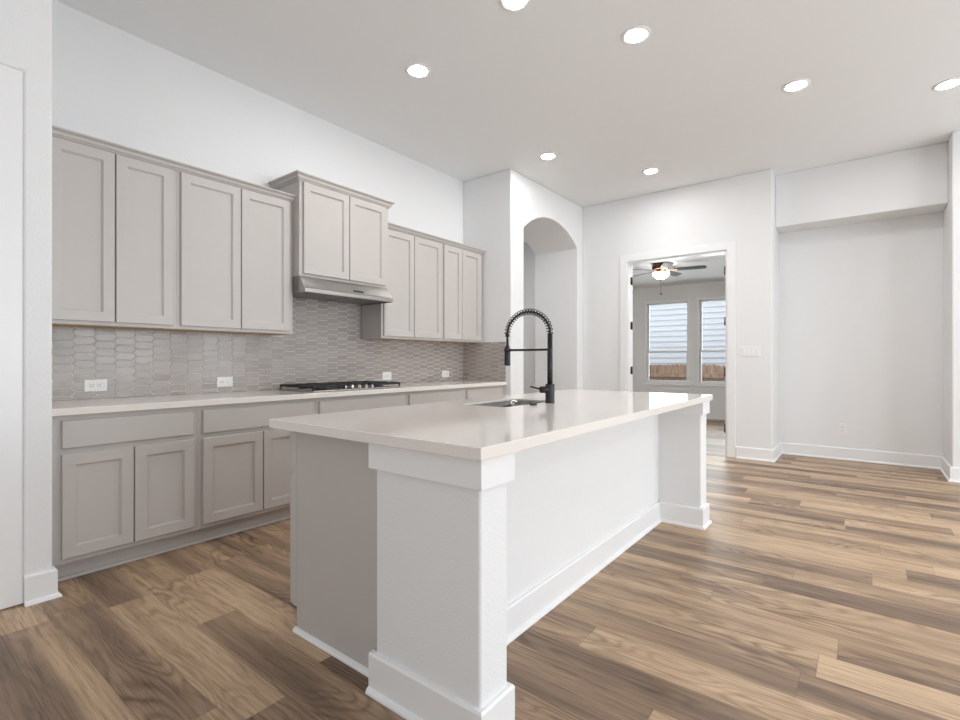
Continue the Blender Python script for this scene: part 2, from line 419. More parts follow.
# door casing and jamb with black hinges
bm = bmesh.new(); cw, ct = 0.095, 0.018
box(bm, XF - ct, XF, OY0 - cw, OY0 - 0.004, 0, OZ + cw); box(bm, XF - ct, XF, OY1 + 0.004, OY1 + cw, 0, OZ + cw); box(bm, XF - ct, XF, OY0 - 0.004, OY1 + 0.004, OZ + 0.004, OZ + cw)
box(bm, XF, XF + 0.16, OY0 - 0.002, OY0 + 0.016, 0, OZ); box(bm, XF, XF + 0.16, OY1 - 0.016, OY1 + 0.002, 0, OZ); box(bm, XF, XF + 0.16, OY0 + 0.016, OY1 - 0.016, OZ - 0.016, OZ + 0.002)
casing = struct(obj('trim_1', bm, M['trim'], None, 0.003))
for y, s in ((OY0, 1), (OY1, -1)):
    for z in (2.24, 1.63, 1.02, 0.34):
        bm = bmesh.new()
        ya = y + s * 0.016
        box(bm, XF + (0.02 if s > 0 else 0.075), XF + (0.05 if s > 0 else 0.105), min(ya, ya + s * 0.004), max(ya, ya + s * 0.004), z - 0.05, z + 0.05)
        tube(bm, [(XF + (0.016 if s > 0 else 0.108), ya + s * 0.008, z - 0.052), (XF + (0.016 if s > 0 else 0.108), ya + s * 0.008, z + 0.052)], 0.010, 10)
        obj('hinge', bm, M['black'], casing)

# ------------------------------------------------------------------ cabinet doors, drawers, crowns
def shaker(bm, x0, x1, z0, z1, yf, th=0.020, fr=0.057, face=-1):
    """recessed panel door whose front faces -y (face=-1) or +y"""
    rings = []
    def ring(inset, d):
        rings.append([bm.verts.new((x, yf - face * d, z)) for x, z in ((x0 + inset, z0 + inset), (x1 - inset, z0 + inset), (x1 - inset, z1 - inset), (x0 + inset, z1 - inset))])
    ring(0, th); ring(0, 0.0025); ring(0.0025, 0); ring(fr, 0); ring(fr + 0.001, 0.006); ring(fr + 0.006, 0.0072); ring(fr + 0.007, 0.0125)
    for a, b in zip(rings, rings[1:]):
        for k in range(4): bm.faces.new([a[k], a[(k + 1) % 4], b[(k + 1) % 4], b[k]])
    bm.faces.new(rings[-1]); bm.faces.new(list(reversed(rings[0])))
def slab(bm, x0, x1, z0, z1, yf, th=0.020):
    rings = []
    for inset, d in ((0, th), (0, 0.004), (0.004, 0)):
        rings.append([bm.verts.new((x, yf + d, z)) for x, z in ((x0 + inset, z0 + inset), (x1 - inset, z0 + inset), (x1 - inset, z1 - inset), (x0 + inset, z1 - inset))])
    for a, b in zip(rings, rings[1:]):
        for k in range(4): bm.faces.new([a[k], a[(k + 1) % 4], b[(k + 1) % 4], b[k]])
    bm.faces.new(rings[-1]); bm.faces.new(list(reversed(rings[0])))
def crown_prof(z0, z1, out):
    h = z1 - z0
    return [(0, z0), (0.006, z0), (0.008, z0 + 0.10 * h), (0.014, z0 + 0.14 * h), (0.015, z0 + 0.26 * h), (0.022, z0 + 0.30 * h), (0.026, z0 + 0.44 * h),
            (0.6 * out, z0 + 0.60 * h), (0.80 * out, z0 + 0.76 * h), (0.86 * out, z0 + 0.78 * h), (out, z0 + 0.84 * h), (out, z1), (0, z1)]
def cabinet_body(bm, x0, x1, y0, y1, z0, z1):
    box(bm, x0, x1, y0, y1, z0, z1)

UZ0, UZ1, UF, UD = 1.3675, 2.43, 3.585, 3.565
def upper(label, x0, x1, doors, z0=UZ0, zc=2.407, zt=2.459, yf=UF, crown=None, dz0=None):
    t = thing('upper_cabinet', ((x0 + x1) / 2, YK - 0.16, z0), label, 'cabinet', 'grey upper cabinets on the kitchen wall')
    boxo('carcass', (x0, x1, yf + 0.019, YK - 0.016, z0, zt - 0.006), M['cabinet'], t)
    bm = bmesh.new(); box(bm, x0, x1, yf, yf + 0.019, z0, zc + 0.03)
    obj('face_frame', bm, M['cabinet'], t, 0.0015)
    boxo('underside', (x0 + 0.016, x1 - 0.016, yf + 0.004, YK - 0.018, z0 - 0.0012, z0 + 0.002), M['underside'], t)
    dz0 = z0 + 0.022 if dz0 is None else dz0
    for a, b in doors:
        bm = bmesh.new(); shaker(bm, a, b, dz0, zc - 0.002, yf - 0.020); obj('door', bm, M['cabinet'], t)
    bm = bmesh.new(); sweep(bm, crown if crown else [(x0, yf), (x1, yf)], crown_prof(zc, zt, 0.046)); obj('crown_molding', bm, M['cabinet'], t)
    return t
upper('grey two-door upper cabinet nearest the white wall end, above two wall outlets', 0.636, 1.3525, [(0.6989, 1.0076), (1.0156, 1.3283)])
upper('grey two-door upper cabinet just left of the range hood cabinet', 1.3527, 2.1935, [(1.3756, 1.7714), (1.7785, 2.1612)])
HX0, HX1, HY = 2.194, 3.1065, 3.492
upper('shorter raised grey cabinet standing proud above the steel range hood', HX0, HX1, [(2.224, 2.657), (2.664, 3.068)], 1.823, 2.565, 2.625, HY,
      [(HX0, YK - 0.016), (HX0, HY), (HX1, HY), (HX1, YK - 0.016)])
upper('grey upper cabinet with two wide doors just right of the range hood', 3.1070, 3.9527, [(3.1289, 3.5197), (3.5277, 3.9326)])
upper('narrow two-door grey upper cabinet last in the row, by the return wall', 3.9529, 4.6546, [(3.9729, 4.2699), (4.2770, 4.6073)],
      crown=[(3.9529, UF), (4.6546, UF), (4.6546, YK - 0.016)])

BF = 3.28
def base(label, x0, x1, fronts, doors, zt=0.874):
    t = thing('base_cabinet', ((x0 + x1) / 2, 3.6, 0), label, 'cabinet', 'grey base cabinets under the wall counter')
    boxo('carcass', (x0, x1, BF + 0.019, YK - 0.002, 0.105, zt), M['cabinet'], t)
    boxo('face_frame', (x0, x1, BF, BF + 0.019, 0.105, zt), M['cabinet'], t, 0.0015)
    boxo('toe_kick', (x0, x1, BF + 0.068, BF + 0.08, 0.0, 0.105), M['cabinet'], t)
    bm = bmesh.new(); sweep(bm, [(x0, BF + 0.068), (x1, BF + 0.068)], [(0, 0.001), (0.016, 0.001), (0.015, 0.008), (0.010, 0.015), (0, 0.019)])
    obj('shoe_molding', bm, M['cabinet'], t)
    for a, b in fronts:
        bm = bmesh.new(); slab(bm, a, b, 0.702, 0.848, BF - 0.020); obj('drawer_front', bm, M['cabinet'], t)
    for a, b in doors:
        bm = bmesh.new(); shaker(bm, a, b, 0.132, 0.672, BF - 0.020); obj('door', bm, M['cabinet'], t)
    return t
base('grey base cabinet at the left end of the counter, beside the white wall end', 0.636, 1.358, [(0.694, 1.332)], [(0.694, 1.0105), (1.0175, 1.332)])
base('grey base cabinet partly behind the island corner, left of the cooktop', 1.3582, 2.197, [(1.384, 2.171)], [(1.384, 1.773), (1.780, 2.171)])
base('grey base cabinet with wide drawer front directly under the gas cooktop', 2.1972, 3.139, [(2.223, 3.114)], [(2.223, 2.665), (2.672, 3.114)])
base('grey base cabinet between the cooktop cabinet and the last one in the row', 3.1392, 3.970, [(3.162, 3.946)], [(3.162, 3.550), (3.557, 3.946)])
base('grey base cabinet last in the row, against the return wall', 3.9702, 4.678, [(3.994, 4.590)], [(3.994, 4.290), (4.296, 4.590)])

# ------------------------------------------------------------------ wall counter and backsplash
bm = bmesh.new(); box(bm, 0.636, XR - 0.002, 3.240, YK - 0.002, 0.876, 0.914)
tag(centre(obj('wall_countertop', bm, M['quartz'], None, 0.003)), 'long white quartz countertop along the tiled kitchen wall', 'countertop')

def clip(poly, a, b, lo, hi):
    def cut(pl, ax, val, keep_less):
        out = []
        for i in range(len(pl)):
            p, q = pl[i], pl[(i + 1) % len(pl)]
            ip = (p[ax] <= val) if keep_less else (p[ax] >= val); iq = (q[ax] <= val) if keep_less else (q[ax] >= val)
            if ip: out.append(p)
            if ip != iq:
                s = (val - p[ax]) / (q[ax] - p[ax]); out.append(tuple(p[k] + s * (q[k] - p[k]) for k in (0, 1)))
        return out
    for ax, val, less in ((0, a, False), (0, b, True), (1, lo, False), (1, hi, True)):
        if len(poly) < 3: return []
        poly = cut(poly, ax, val, less)
    return poly
def tiles(bm, lay, t0, t1, z0, z1, phase, put):
    pitch, hh, pt, g = 0.1085, 0.0495, 0.023, 0.0023
    i0 = int((t0 - phase) / pitch) - 2; i1 = int((t1 - phase) / pitch) + 2
    for i in range(i0, i1 + 1):
        c = phase + i * pitch
        for j in range(-2, int((z1 - z0) / hh) + 3):
            zc = z0 + (j + (0.5 if i % 2 else 0.0)) * hh
            hw = pitch / 2; k = hh / 2 - g
            poly = [(c - hw - pt / 2 + g * 1.3, zc), (c - hw + pt / 2 + g * 0.6, zc + k), (c + hw - pt / 2 - g * 0.6, zc + k), (c + hw + pt / 2 - g * 1.3, zc), (c + hw - pt / 2 - g * 0.6, zc - k), (c - hw + pt / 2 + g * 0.6, zc - k)]
            poly = clip(poly, t0, t1, z0, z1)
            if len(poly) < 3: continue
            area = abs(sum(poly[q][0] * poly[(q + 1) % len(poly)][1] - poly[(q + 1) % len(poly)][0] * poly[q][1] for q in range(len(poly)))) / 2
            if area < 1e-4: continue
            mx_, mz_ = sum(p[0] for p in poly) / len(poly), sum(p[1] for p in poly) / len(poly)
            tone = random.random(); tl, tz = random.uniform(-0.005, 0.005), random.uniform(-0.008, 0.008)
            r0 = [bm.verts.new(put(p[0], p[1], 0.0)) for p in poly]
            r1 = [bm.verts.new(put(p[0], p[1], 0.0022 + (p[0] - mx_) * tl + (p[1] - mz_) * tz)) for p in poly]
            r2 = [bm.verts.new(put(mx_ + (p[0] - mx_) * 0.96, mz_ + (p[1] - mz_) * 0.92, 0.0032 + (p[0] - mx_) * tl + (p[1] - mz_) * tz)) for p in poly]
            m_ = len(poly); fs = []
            for a, b in ((r0, r1), (r1, r2)):
                for q in range(m_): fs.append(bm.faces.new([a[q], a[(q + 1) % m_], b[(q + 1) % m_], b[q]]))
            fs.append(bm.faces.new(r2))
            for f in fs: f[lay] = tone; f.material_index = 0
SZ0, SZ1 = 0.9145, 1.372
bm = bmesh.new(); lay = bm.faces.layers.float.new('tile_tone')
yb, xb_ = YK - 0.004, XR - 0.004
tiles(bm, lay, 0.638, XR - 0.012, SZ0, SZ1 - 0.0, 0.828, lambda t, z, d: (t, yb - 0.0045 - d, z))
tiles(bm, lay, 2.20, 3.10, SZ1, 1.80, 0.828, lambda t, z, d: (t, yb - 0.0045 - d, z))
SIDE = lambda bm, lay: tiles(bm, lay, 3.250, YK - 0.012, SZ0, SZ1, 3.30, lambda t, z, d: (xb_ - 0.0045 - d, t, z))
def grout(bm, *ds):
    for d in ds:
        k0 = len(bm.faces); box(bm, *d); bm.faces.ensure_lookup_table()
        for f in bm.faces[k0:]: f.material_index = 1
grout(bm, (0.637, XR - 0.016, yb - 0.004, yb, SZ0, SZ1), (2.198, 3.103, yb - 0.004, yb, SZ1, 1.805))
tag(obj('backsplash', bm, [M['tile'], M['grout']]), 'long glossy taupe backsplash of elongated hexagon tiles under the upper cabinets and hood', 'backsplash')
bm = bmesh.new(); lay = bm.faces.layers.float.new('tile_tone'); SIDE(bm, lay); grout(bm, (xb_ - 0.004, xb_, 3.248, yb, SZ0, SZ1))
tag(obj('backsplash', bm, [M['tile'], M['grout']]), 'short return of hexagon tile on the side wall at the far end of the counter', 'backsplash')

# ------------------------------------------------------------------ outlets and switches
def outlet_faces(bm_face, bm_slot, put):
    pass
def wall_plate(name, label, cat, c, u, n, w, h, kind, group=None):
    """c: centre on the wall; u: horizontal unit vector; n: outward unit vector"""
    c, u, n, up = Vector(c), Vector(u), Vector(n), Vector((0, 0, 1))
    t = thing(name, c, label, cat, group)
    def bx(bm, a0, a1, b0, b1, d0, d1):
        v = [bm.verts.new(c + u * a + up * b + n * d) for a in (a0, a1) for b in (b0, b1) for d in (d0, d1)]
        for f in ((0, 1, 3, 2), (4, 6, 7, 5), (0, 4, 5, 1), (2, 3, 7, 6), (0, 2, 6, 4), (1, 5, 7, 3)): bm.faces.new([v[i] for i in f])
    bm = bmesh.new(); bx(bm, -w / 2, w / 2, -h / 2, h / 2, 0, 0.006); obj('plate', bm, M['plastic'], t, 0.002)
    if kind in ('h', 'v'):
        for s in (-1, 1):
            a, b = (s * 0.0195, 0) if kind == 'h' else (0, s * 0.0195)
            bm = bmesh.new(); bx(bm, a - 0.0155, a + 0.0155, b - 0.0155, b + 0.0155, 0.0055, 0.0085); r = obj('receptacle', bm, M['plastic'], t, 0.0025)
            bm = bmesh.new()
            for e in (-1, 1):
                if kind == 'h': bx(bm, a - 0.002, a + 0.007, b + e * 0.0062 - 0.0016, b + e * 0.0062 + 0.0016, 0.008, 0.0090)
                else: bx(bm, a + e * 0.0062 - 0.0016, a + e * 0.0062 + 0.0016, b - 0.002, b + 0.007, 0.008, 0.0090)
            if kind == 'h': bx(bm, a - 0.0105, a - 0.006, b - 0.0022, b + 0.0022, 0.008, 0.0090)
            else: bx(bm, a - 0.0022, a + 0.0022, b - 0.0105, b - 0.006, 0.008, 0.0090)
            obj('slots', bm, M['slot'], r)
    else:
        k = int(kind)
        for i in range(k):
            a = (i - (k - 1) / 2) * (0.046 if k > 1 else 0)
            if kind == '2': b0, b1, aw = -0.0165, 0.0165, 0.017
            else: b0, b1, aw = -0.033, 0.033, 0.0165
            bm = bmesh.new(); bx(bm, a - aw, a + aw, b0, b1, 0.005, 0.0085); obj('rocker', bm, M['plastic'], t, 0.0015)
    return t
yp = YK - 0.0118
wall_plate('wall_outlet', 'white outlet on the tile nearest the white wall end', 'outlet', (0.994, yp, 0.999), (1, 0, 0), (0, -1, 0), 0.120, 0.076, 'h', 'outlets on the backsplash')
wall_plate('wall_outlet', 'white outlet on the tile left of the cooktop', 'outlet', (1.801, yp, 0.995), (1, 0, 0), (0, -1, 0), 0.120, 0.076, 'h', 'outlets on the backsplash')
wall_plate('wall_outlet', 'white outlet on the tile just above the right end of the cooktop', 'outlet', (3.434, yp, 0.997), (1, 0, 0), (0, -1, 0), 0.120, 0.080, 'h', 'outlets on the backsplash')
wall_plate('wall_outlet', 'white outlet on the tile near the corner with the return wall', 'outlet', (4.337, yp, 0.998), (1, 0, 0), (0, -1, 0), 0.120, 0.076, 'h', 'outlets on the backsplash')
wall_plate('wall_outlet', 'white outlet low on the back wall of the niche, above the baseboard', 'outlet', (7.1695, 0.20, 0.36), (0, -1, 0), (-1, 0, 0), 0.075, 0.118, 'v')
wall_plate('light_switch', 'white four-rocker switch plate on the wall right of the doorway', 'switch', (XF - 0.0005, 1.054, 1.262), (0, -1, 0), (-1, 0, 0), 0.21, 0.118, '4')

# ------------------------------------------------------------------ range hood
t = thing('range_hood', ((HX0 + HX1) / 2, 3.6, 1.68), 'low stainless steel range hood under the raised cabinet', 'range hood')
bm = bmesh.new(); hx0, hx1 = HX0 + 0.003, HX1 + 0.0
prism(bm, [(YK - 0.02, 1.822), (3.488, 1.822), (3.430, 1.732), (3.418, 1.722), (3.418, 1.692), (3.430, 1.692), (3.430, 1.706), (YK - 0.02, 1.706)], 'x', hx0, hx1)
obj('canopy', bm, M['steel'], t, 0.002)
bm = bmesh.new(); box(bm, hx0 + 0.0, hx0 + 0.004, 3.430, YK - 0.02, 1.692, 1.7065); box(bm, hx1 - 0.004, hx1, 3.430, YK - 0.02, 1.692, 1.7065); bm.free()
boxo('side_lip', (hx0, hx0 + 0.004, 3.430, YK - 0.02, 1.692, 1.7065), M['steel'], t); boxo('side_lip', (hx1 - 0.004, hx1, 3.430, YK - 0.02, 1.692, 1.7065), M['steel'], t)
for k in range(2):
    a = hx0 + 0.03 + k * 0.43; boxo('grease_filter', (a, a + 0.41, 3.50, 3.83, 1.697, 1.7065), M['filter'], t, 0.002)
def hood_front(s):  # point on the sloped face, s from top (0) to bottom (1)
    return 3.488 + (3.430 - 3.488) * s, 1.822 + (1.732 - 1.822) * s
sl = Vector((0, 3.430 - 3.488, 1.732 - 1.822)).normalized(); nn = Vector((0, -sl.z * -1, 0)); nrm = Vector((0, sl.z, -sl.y)).normalized()
if nrm.y > 0: nrm = -nrm
def on_front(bm, xa, xb, s0, s1, d):
    vs = []
    for x in (xa, xb):
        for s_ in (s0, s1):
            for dd in (-0.001, d):
                y, z = hood_front(s_); vs.append(bm.verts.new((x, y + nrm.y * dd, z + nrm.z * dd)))
    for f in ((0, 1, 3, 2), (4, 6, 7, 5), (0, 4, 5, 1), (2, 3, 7, 6), (0, 2, 6, 4), (1, 5, 7, 3)): bm.faces.new([vs[i] for i in f])
bm = bmesh.new(); on_front(bm, 2.675, 2.785, 0.70, 0.88, 0.0015); pnl = obj('control_panel', bm, M['black'], t)
for k in range(4):
    bm = bmesh.new(); on_front(bm, 2.685 + k * 0.026, 2.698 + k * 0.026, 0.74, 0.84, 0.0035); obj('button', bm, M['slot'], pnl)

# ------------------------------------------------------------------ gas cooktop
CX0, CX1, CY0, CY1 = 2.205, 3.118, 3.315, 3.815
t = thing('gas_cooktop', ((CX0 + CX1) / 2, 3.565, 0.914), 'black five-burner gas cooktop set in the wall counter', 'cooktop')
boxo('glass_tray', (CX0, CX1, CY0, CY1, 0.9142, 0.926), M['steel'], t, 0.004)
gw = (CX1 - CX0 - 0.02) / 3
for i in range(3):
    a, b = CX0 + 0.006 + i * (gw + 0.003), CX0 + 0.006 + i * (gw + 0.003) + gw
    y0 = CY0 + (0.10 if i == 1 else 0.015); y1 = CY1 - 0.012; bm = bmesh.new()
    z0, z1, w = 0.944, 0.962, 0.012
    box(bm, a, b, y0, y0 + w, z0, z1); box(bm, a, b, y1 - w, y1, z0, z1); box(bm, a, a + w, y0 + w, y1 - w, z0, z1); box(bm, b - w, b, y0 + w, y1 - w, z0, z1)
    ym = (y0 + y1) / 2; box(bm, a + w, b - w, ym - w / 2, ym + w / 2, z0, z1)
    for yy in ((y0 + ym) / 2, (y1 + ym) / 2):
        box(bm, a + w, a + 0.10, yy - 0.005, yy + 0.005, z0 + 0.002, z1); box(bm, b - 0.10, b - w, yy - 0.005, yy + 0.005, z0 + 0.002, z1)
    xm = (a + b) / 2
    box(bm, xm - 0.005, xm + 0.005, y0 + w, y0 + 0.07, z0 + 0.002, z1); box(bm, xm - 0.005, xm + 0.005, y1 - 0.07, y1 - w, z0 + 0.002, z1)
    for (fx, fy) in ((a, y0), (b - w, y0), (a, y1 - w), (b - w, y1 - w)): box(bm, fx, fx + w, fy, fy + w, 0.9262, z0)
    obj('grate', bm, M['castiron'], t, 0.002)
for (x, y, r) in ((2.36, 3.45, 0.042), (2.36, 3.69, 0.036), (2.66, 3.63, 0.055), (2.96, 3.45, 0.036), (2.96, 3.69, 0.042)):
    bm = bmesh.new(); lathe(bm, (x, y), [(r * 1.15, 0.9262), (r * 1.1, 0.934), (r, 0.935), (r, 0.941), (r * 0.85, 0.9435), (0, 0.944)], 28); obj('burner', bm, M['castiron'], t)
for k in range(5):
    x = 2.525 + k * 0.072
    bm = bmesh.new(); lathe(bm, (x, CY0 + 0.045), [(0.022, 0.9262), (0.022, 0.932), (0.0185, 0.934), (0.017, 0.952), (0.0, 0.953)], 24)
    box(bm, x - 0.003, x + 0.003, CY0 + 0.029, CY0 + 0.061, 0.952, 0.957); obj('knob', bm, M['steel'], t)

# ------------------------------------------------------------------ kitchen island
IX0, IX1, IY0, IY1 = 1.104, 3.808, 0.852, 1.983
t = thing('kitchen_island', ((IX0 + IX1) / 2, 1.4, 0), 'white island base with corner posts and grey cabinet end panel, under the quartz slab', 'island')
gx0, gx1 = 1.207, 3.70
boxo('half_wall', (1.20, 3.72, 1.178, 1.352, 0, 0.874), M['wall'], t)
def post(x0, x1):
    p = boxo('post', (x0, x1, 0.888, 1.352, 0, 0.874), M['wall'], t, 0.010, 3)
    bm = bmesh.new(); e = 0.0165
    inner = x1 if x0 < 2 else x0
    if x0 < 2: path = [(x0, 1.352 + 0.02), (x0, 0.888), (x1, 0.888), (x1, 1.178)]
    else: path = [(x0, 1.178), (x0, 0.888), (x1, 0.888), (x1, 1.352)]
    path = list(path)
    sweep(bm, path, [(-0.02, 0.783), (e, 0.783), (e, 0.8745), (-0.02, 0.8745)]); obj('cap_trim', bm, M['trim'], p, 0.0015)
    bm = bmesh.new(); sweep(bm, path, BB); obj('base_trim', bm, M['trim'], p)
post(1.147, 1.288); post(3.633, 3.785)
bm = bmesh.new(); sweep(bm, [(1.288, 1.178), (3.633, 1.178)], BB); obj('base_trim', bm, M['trim'], t)
# grey cabinets on the working side
bm = bmesh.new(); prism(bm, [(gx0 + 0.001, 0.105), (gx1, 0.105), (gx1, 0.874), (2.74, 0.874), (2.74, 0.62), (2.06, 0.62), (2.06, 0.874), (gx0 + 0.001, 0.874)], 'y', 1.353, 1.9195)
obj('cabinet_carcass', bm, M['cabinet'], t)
bm = bmesh.new(); prism(bm, [(1.354, 0), (1.920, 0), (1.920, 0.874), (1.354, 0.874)], 'x', gx0 - 0.012, gx0); obj('end_panel', bm, M['cabinet'], t, 0.001)
boxo('toe_kick', (gx0, gx1, 1.880, 1.895, 0, 0.105), M['cabinet'], t)
bm = bmesh.new(); sweep(bm, [(gx0 - 0.012, 1.930), (gx0 - 0.012, 1.3735)], [(0, 0.001), (0.016, 0.001), (0.015, 0.008), (0.010, 0.015), (0, 0.019)])
obj('shoe_molding', bm, M['trim'], t)
boxo('face_frame', (gx0 - 0.012, gx1, 1.921, 1.953, 0.105, 0.874), M['cabinet'], t)
nd = 6; wdt = (gx1 - gx0 + 0.0) / nd
for k in range(nd):
    bm = bmesh.new(); a = gx0 - 0.011 + k * wdt; shaker(bm, a, a + wdt - 0.006, 0.110, 0.672 if k not in (2, 3) else 0.848, 1.975, face=1); obj('door', bm, M['cabinet'], t)
    if k not in (2, 3):
        boxo('drawer_front', (a, a + wdt - 0.006, 1.955, 1.975, 0.702, 0.848), M['cabinet'], t, 0.002)

# island slab with the sink cut-out
SX0, SX1, SY0_, SY1_ = 2.13, 2.67, 1.485, 1.790
def rrect(x0, x1, y0, y1, r, k=6):
    out = []
    for cx_, cy_, a in ((x1 - r, y1 - r, 0), (x0 + r, y1 - r, 90), (x0 + r, y0 + r, 180), (x1 - r, y0 + r, 270)):
        for i in range(k + 1):
            q = math.radians(a + 90 * i / k); out.append((cx_ + r * math.cos(q), cy_ + r * math.sin(q)))
    return out
def slab_with_hole(outer, hole, z0, z1):
    bm = bmesh.new()
    loops = {}
    for z in (z0, z1):
        o_ = [bm.verts.new((*p, z)) for p in outer]; h_ = [bm.verts.new((*p, z)) for p in hole]; loops[z] = (o_, h_)
        es = [bm.edges.new((l[i], l[(i + 1) % len(l)])) for l in (o_, h_) for i in range(len(l))]
        bmesh.ops.triangle_fill(bm, use_beauty=True, edges=es)
    for q in (0, 1):
        a, b = loops[z0][q], loops[z1][q]
        for i in range(len(a)): bm.faces.new([a[i], a[(i + 1) % len(a)], b[(i + 1) % len(a)], b[i]])
    return bm
bm = slab_with_hole([(IX0, IY0), (IX1, IY0), (IX1, IY1), (IX0, IY1)], rrect(SX0, SX1, SY0_, SY1_, 0.05), 0.876, 0.914)
tag(centre(obj('island_countertop', bm, M['quartz'], None, 0.003)), 'long white quartz slab on the island, with the sink cut into it', 'countertop')
t = thing('kitchen_sink', ((SX0 + SX1) / 2, (SY0_ + SY1_) / 2, 0.68), 'stainless steel undermount sink set into the island slab', 'sink')
bm = bmesh.new(); prev = None
for inset, z in ((0.0025, 0.904), (0.004, 0.86), (0.008, 0.72), (0.020, 0.70), (0.04, 0.694)):
    pts = rrect(SX0 + inset, SX1 - inset, SY0_ + inset, SY1_ - inset, max(0.05 - inset * 0.5, 0.02))
    r_ = [bm.verts.new((*p, z)) for p in pts]
    if prev:
        for i in range(len(r_)):
            f = bm.faces.new([prev[i], prev[(i + 1) % len(r_)], r_[(i + 1) % len(r_)], r_[i]]); f.smooth = True
    prev = r_
bm.faces.new(prev)
sb = obj('basin', bm, M['steel_sink'], t); so = sb.modifiers.new('sheet', 'SOLIDIFY'); so.thickness = 0.0015; so.offset = 1
bm = bmesh.new(); lathe(bm, ((SX0 + SX1) / 2, (SY0_ + SY1_) / 2), [(0.045, 0.6942), (0.045, 0.697), (0.03, 0.6975), (0.0, 0.6962)], 24); obj('drain', bm, M['steel'], t)

# faucet: tall black spring spout over the sink
fx, fy = 2.503, 1.431
t = thing('kitchen_faucet', (fx, fy, 0.914), 'tall matte black spring pull-down faucet standing on the island by the sink', 'faucet')
bm = bmesh.new(); lathe(bm, (fx, fy), [(0.0265, 0.9145), (0.0265, 1.018), (0.0245, 1.024), (0.0155, 1.025)], 28, False); obj('base', bm, M['black'], t)
bm = bmesh.new(); tube(bm, [(fx, fy, 1.02), (fx, fy, 1.235)], 0.0155, 20); obj('riser', bm, M['black'], t)
dy = 0.298; ra = dy / 2; zt_ = 1.315; ky = 0.90
arc = [(fx, fy + ra - ra * math.cos(PI * k / 40), zt_ + ra * ky * math.sin(PI * k / 40)) for k in range(41)]
line = [(fx, fy, 1.235 + 0.08 * k / 6) for k in range(6)] + arc
bm = bmesh.new(); tube(bm, line, 0.0065, 12); hose = obj('hose', bm, M['black'], t)
# coil: helix around the hose
bm = bmesh.new(); coil = []
P = [Vector(p) for p in line]; cum = [0]
for a, b in zip(P, P[1:]): cum.append(cum[-1] + (b - a).length)
def at(s):
    i = 0
    while i < len(P) - 2 and cum[i + 1] < s: i += 1
    q = (s - cum[i]) / (cum[i + 1] - cum[i]); return P[i].lerp(P[i + 1], q), (P[i + 1] - P[i]).normalized()
L_ = cum[-1]; dense = 0.08; s = 0.0; ph = 0.0
while s < L_ - 0.004:
    p, d = at(s); sx = Vector((1, 0, 0)); up_ = sx.cross(d).normalized()
    coil.append(p + (sx * math.cos(ph) + up_ * math.sin(ph)) * (0.0175 if s > dense else 0.0130))
    pitch = 0.0062 if s < dense else 0.0185
    s += pitch / 10; ph += 2 * PI / 10
tube(bm, coil, 0.0029, 6); obj('spring', bm, M['black'], t)
ye = fy + dy
bm = bmesh.new(); lathe(bm, (fx, ye), [(0.0105, zt_ - 0.012), (0.013, zt_ - 0.010), (0.013, zt_ + 0.008), (0.009, zt_ + 0.010)], 20); obj('collar', bm, M['black'], t)
bm = bmesh.new(); tube(bm, [(fx, ye, zt_ - 0.01), (fx, ye, 1.235)], [0.0060, 0.0095], 14); obj('wand_neck', bm, M['black'], t)
bm = bmesh.new(); lathe(bm, (fx, ye), [(0.009, 1.248), (0.0135, 1.244), (0.0155, 1.215), (0.0185, 1.205), (0.0185, 1.135), (0.0165, 1.128), (0.0, 1.127)], 24, True); obj('spray_head', bm, M['black'], t)
bm = bmesh.new(); tube(bm, [(fx, fy, 1.222), (fx, ye - 0.004, 1.222)], 0.0068, 14); lathe(bm, (fx, ye), [(0.021, 1.212), (0.021, 1.232), (0.016, 1.232), (0.016, 1.212)], 20); obj('holder_arm', bm, M['black'], t)
bm = bmesh.new(); tube(bm, [(fx, fy, 0.992), (fx - 0.052, fy + 0.030, 0.992)], 0.019, 20); hv = obj('handle_body', bm, M['black'], t)
bm = bmesh.new(); tube(bm, [(fx - 0.046, fy + 0.032, 0.995), (fx - 0.078, fy + 0.085, 1.010)], [0.0055, 0.0045], 10); obj('lever', bm, M['black'], hv)
bm = bmesh.new(); lathe(bm, (2.335, 1.440), [(0.022, 0.9142), (0.022, 0.920), (0.017, 0.924), (0.0, 0.9245)], 24)
tag(centre(obj('disposal_button', bm, M['black'])), 'small round black button on the island slab, left of the faucet base', 'button')

# ------------------------------------------------------------------ recessed ceiling lights
LIGHTS = [((2.507, 1.676), 'round recessed ceiling light cut by the top edge of the photo'),
          ((3.277, 1.213), 'round recessed ceiling light above the island, second from the top edge'),
          ((2.669, 2.663), 'round recessed ceiling light nearest the range hood and wall cabinets'),
          ((4.661, 0.428), 'round recessed ceiling light right of the island, in line with the doorway casing'),
          ((5.379, -0.532), 'round recessed ceiling light farthest right, cut by the edge of the photo'),
          ((4.642, 2.678), 'round recessed ceiling light nearest the arched passage'),
          ((5.741, 1.948), 'round recessed ceiling light in front of the study doorway')]
for (x, y), lb in LIGHTS:
    t = thing('recessed_light', (x, y, H), lb, 'ceiling light', 'recessed ceiling lights')
    bm = bmesh.new(); lathe(bm, (x, y), [(0.098, H - 0.0005), (0.098, H - 0.004), (0.090, H - 0.008), (0.070, H - 0.006), (0.066, H - 0.0015), (0.066, H - 0.0005)], 40); obj('trim_ring', bm, M['trim'], t)
    bm = bmesh.new(); lathe(bm, (x, y), [(0.0, H - 0.004), (0.066, H - 0.0045), (0.066, H - 0.0012), (0, H - 0.001)], 40); obj('lens', bm, M['lens'], t)

